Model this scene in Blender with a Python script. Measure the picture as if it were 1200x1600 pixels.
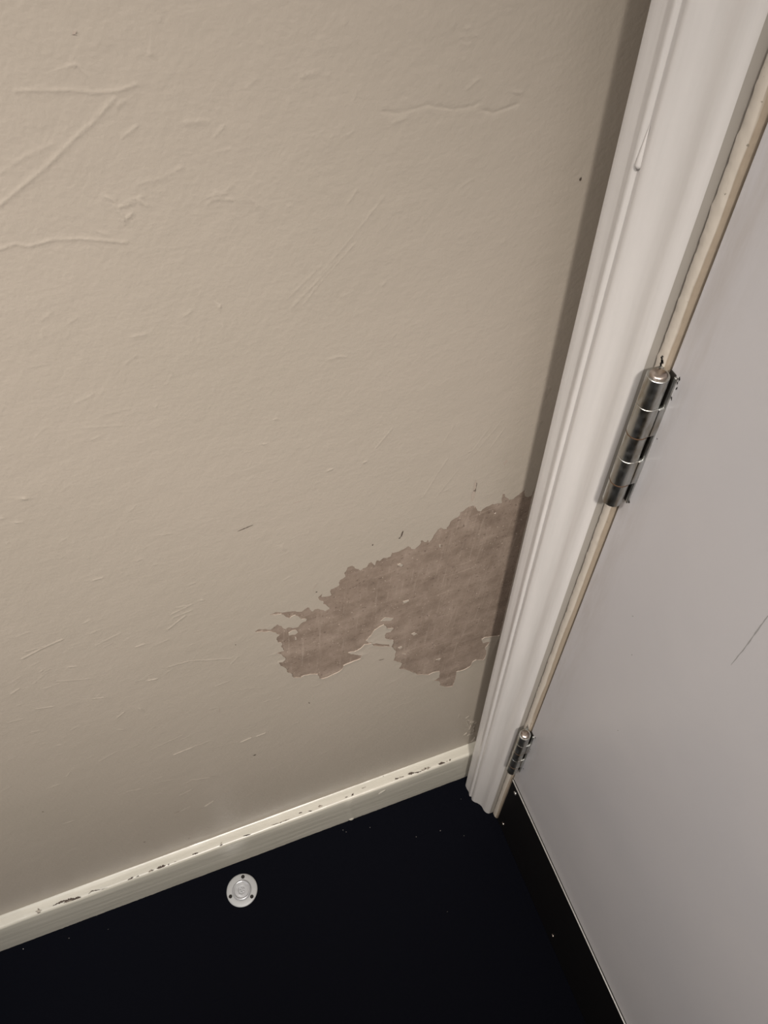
import bpy, bmesh, math, random
import numpy as np
from mathutils import Vector, Matrix, noise
from mathutils.geometry import delaunay_2d_cdt

for o in list(bpy.data.objects): bpy.data.objects.remove(o)
SC = bpy.context.scene
COL = SC.collection
PI = math.pi

# ------------------------------------------------------------------ camera
cam_data = bpy.data.cameras.new('camera')
cam_data.sensor_width = 36.0
cam_data.lens = 36.0 * 1199.6 / 1600.0
cam_data.clip_start = 0.01
cam = bpy.data.objects.new('camera', cam_data)
COL.objects.link(cam)
cam.location = (-0.2125, -0.2838, 1.0)
cam.rotation_euler = (0.6441, 0.0101, -0.3469)
SC.camera = cam

# ------------------------------------------------------------------ world and lights
world = bpy.data.worlds.new('world')
SC.world = world
world.use_nodes = True
world.node_tree.nodes['Background'].inputs[0].default_value = (1.0, 0.93, 0.87, 1)
world.node_tree.nodes['Background'].inputs[1].default_value = 0.35

def area(name, loc, size, power, color, rot=(0, 0, 0)):
    l = bpy.data.lights.new(name, 'AREA')
    l.shape = 'RECTANGLE'; l.size, l.size_y = size
    l.energy = power; l.color = color
    o = bpy.data.objects.new(name, l); COL.objects.link(o)
    o.location = loc; o.rotation_euler = rot
    return o

def spot(name, loc, target, power, color, angle, blend, radius):
    l = bpy.data.lights.new(name, 'SPOT')
    l.energy = power; l.color = color
    l.spot_size = angle; l.spot_blend = blend; l.shadow_soft_size = radius
    o = bpy.data.objects.new(name, l); COL.objects.link(o)
    o.location = loc
    o.rotation_euler = (Vector(target) - Vector(loc)).to_track_quat('-Z', 'Y').to_euler()
    return o

WARM = (1.0, 0.95, 0.89)
area('ceiling_panel_light', (-1.15, -0.55, 2.36), (0.6, 0.6), 6.6, WARM)
area('ceiling_panel_light', (-0.45, -1.20, 2.36), (0.6, 0.6), 4.8, WARM)
area('side_fill_light', (-2.2, -0.8, 1.3), (0.9, 1.2), 6.0, (0.97, 0.96, 1.0), (0, math.radians(-90), 0))  # added side fill, no window is modelled here
spot('fill_spot', (-0.42, -0.75, 2.34), (-0.40, -0.06, 0.62), 13.0, WARM, math.radians(45), 1.0, 0.1)  # added spot without a known fitting, brightens the wall at mid height
spot('fill_spot', (-0.45, -1.50, 2.34), (-0.31, 0.0, 0.57), 185.0, WARM, math.radians(24), 1.0, 0.1)  # added narrow spot, strengthens the bright middle of the wall
spot('fill_spot', (-0.47, -1.52, 2.34), (-0.32, 0.0, 0.44), 100.0, WARM, math.radians(32), 1.0, 0.1)  # added wider spot, lifts the lower wall
spot('fill_spot', (-1.30, -0.75, 2.34), (0.0, -0.11, 0.50), 105.0, WARM, math.radians(26), 1.0, 0.1)  # added spot to brighten the hinge side of the door
spot('fill_spot', (-0.72, -0.85, 2.34), (-0.68, 0.0, -0.02), 48.0, (0.90, 0.96, 1.0), math.radians(18), 1.0, 0.1)  # added cool spot to brighten the left end of the skirting

vs = SC.view_settings
vs.view_transform = 'Standard'; vs.look = 'None'; vs.gamma = 1.0
vs.use_curve_mapping = False
vs.exposure = 0.0

# ------------------------------------------------------------------ traced outlines on the real planes, millimetres
PATCH = [[-158.4,500.3],[-158.2,502.6],[-160.3,507.8],[-162.6,510.7],[-162.4,514.4],[-165.1,519.1],[-165.3,521.5],[-161.9,524.7],[-163.0,520.8],[-161.1,519.7],[-156.3,518.4],[-155.4,519.4],[-156.3,523.7],[-155.3,526.8],[-152.5,527.4],[-149.2,528.4],[-148.2,535.1],[-143.9,537.7],[-144.4,542.9],[-141.7,548.4],[-138.2,548.6],[-136.4,544.2],[-133.7,541.6],[-132.6,539.0],[-130.6,541.3],[-127.8,541.6],[-126.5,545.0],[-124.0,545.8],[-121.4,540.2],[-120.1,545.8],[-118.1,544.0],[-114.8,546.4],[-110.0,545.3],[-108.8,549.8],[-106.4,548.8],[-101.2,549.5],[-96.4,551.8],[-94.2,547.3],[-91.3,545.2],[-87.4,549.2],[-87.1,553.8],[-85.9,553.7],[-82.8,549.8],[-81.9,553.5],[-80.6,548.1],[-78.5,551.8],[-76.2,557.2],[-74.5,561.1],[-72.4,562.4],[-70.5,560.3],[-67.8,558.4],[-66.2,561.7],[-64.7,566.7],[-62.2,568.3],[-59.4,569.3],[-58.3,573.8],[-55.1,575.1],[-51.7,577.4],[-48.8,577.1],[-46.8,575.1],[-46.4,577.1],[-45.2,570.0],[-42.0,567.4],[-39.4,570.1],[-35.8,571.2],[-33.3,572.3],[-32.5,571.1],[-29.5,571.1],[-26.0,569.8],[-26.7,580.3],[-24.8,579.4],[-23.8,575.7],[-20.6,571.0],[-17.1,570.6],[-13.8,573.5],[-8.5,577.7],[-9.0,573.5],[-7.5,569.0],[-5.4,567.2],[-2.1,568.3],[-1.5,576.3],[-1.5,356.0],[-3.8,356.0],[-17.5,362.5],[-20.6,360.8],[-19.0,352.1],[-15.1,352.0],[-11.6,349.7],[-14.9,337.5],[-12.4,326.4],[-14.4,313.5],[-22.5,319.8],[-26.3,316.9],[-28.3,308.4],[-34.9,306.1],[-42.4,307.3],[-43.1,287.2],[-44.4,275.4],[-50.9,278.6],[-59.1,290.3],[-59.5,298.1],[-65.9,305.9],[-60.0,308.8],[-60.7,322.1],[-65.4,324.2],[-71.9,322.8],[-83.3,331.2],[-88.0,339.3],[-94.5,349.5],[-102.1,359.1],[-99.7,367.8],[-104.6,373.9],[-107.6,378.6],[-106.4,387.8],[-105.8,397.2],[-109.4,406.8],[-107.6,412.7],[-107.6,417.3],[-111.6,421.1],[-115.0,425.7],[-115.5,430.5],[-113.8,433.9],[-110.4,432.8],[-107.6,438.0],[-113.7,442.6],[-115.9,449.4],[-120.3,447.9],[-124.2,445.0],[-127.1,438.1],[-131.7,432.2],[-129.7,426.3],[-126.5,427.0],[-127.5,424.4],[-133.0,426.3],[-135.0,424.1],[-139.8,419.7],[-142.2,419.4],[-147.7,421.2],[-145.5,417.4],[-141.0,412.7],[-136.0,409.2],[-137.6,403.3],[-146.2,402.3],[-153.0,401.0],[-153.7,396.3],[-156.3,392.6],[-161.2,391.3],[-167.1,389.3],[-173.7,390.0],[-175.2,393.2],[-175.7,401.0],[-181.9,405.1],[-187.3,407.0],[-190.3,404.5],[-194.6,407.7],[-196.8,412.5],[-196.7,417.5],[-199.0,421.2],[-200.2,430.1],[-203.8,437.5],[-204.3,443.6],[-201.4,442.5],[-199.0,444.6],[-199.3,449.5],[-200.7,455.7],[-204.6,459.1],[-201.0,459.9],[-198.0,460.0],[-199.4,466.9],[-198.6,473.4],[-201.2,476.0],[-201.5,479.7],[-200.4,484.1],[-198.3,486.1],[-200.6,490.2],[-204.1,494.9],[-210.1,498.3],[-215.3,501.3],[-211.8,503.2],[-207.4,500.6],[-203.8,497.2],[-201.6,499.0],[-198.4,501.9],[-195.6,497.7],[-193.5,491.7],[-190.9,492.7],[-188.3,489.7],[-184.3,488.5],[-180.6,493.0],[-177.6,493.6],[-176.5,496.2],[-180.4,498.6],[-181.6,502.6],[-184.0,506.8],[-186.1,506.9],[-188.3,505.1],[-191.1,508.9],[-193.6,514.7],[-198.5,516.5],[-202.1,518.7],[-197.0,519.4],[-189.6,514.9],[-185.7,513.5],[-182.8,511.2],[-179.0,508.9],[-176.3,511.2],[-174.2,512.2],[-172.8,509.8],[-172.0,505.4],[-170.9,504.0],[-169.5,506.2],[-167.0,505.9],[-163.2,501.7],[-162.2,499.4]]
ISLANDS = [[[-191.8,484.4],[-188.7,486.3],[-185.5,484.9],[-184.7,480.7],[-187.0,478.8],[-191.9,480.5]],[[-187.9,475.0],[-186.8,474.3],[-187.3,470.2],[-188.0,471.1]],[[-118.5,456.4],[-114.7,460.2],[-107.6,454.8],[-109.3,452.0],[-114.7,454.6]],[[-91.4,417.0],[-88.5,417.9],[-86.1,414.7],[-89.0,413.1]],[[-103.5,399.9],[-100.0,400.4],[-99.3,397.6],[-102.3,396.7]],[[-99.2,385.3],[-96.2,383.7],[-96.2,381.6]],[[-104.3,531.4],[-102.2,532.2],[-100.1,528.9],[-101.8,527.6]],[[-99.8,476.5],[-94.7,476.0],[-94.6,473.8],[-99.1,473.2]],[[-72.2,540.9],[-71.2,540.4],[-71.2,536.9],[-71.9,537.7]],[[-72.1,541.4],[-71.1,540.9],[-71.1,536.9],[-71.8,537.5]],[[-66.0,350.5],[-60.9,349.5],[-62.0,346.3]],[[-7.7,541.5],[-6.0,540.7],[-5.9,539.2]],[[-9.4,524.5],[-7.6,523.6],[-7.7,522.3]],[[-30.7,559.3],[-29.3,560.0],[-29.2,558.0]]]
HOLES = [[[-126.9,423.3],[-123.0,421.8],[-111.7,411.9],[-110.5,407.1],[-118.6,412.6],[-125.3,418.8]]]
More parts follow.
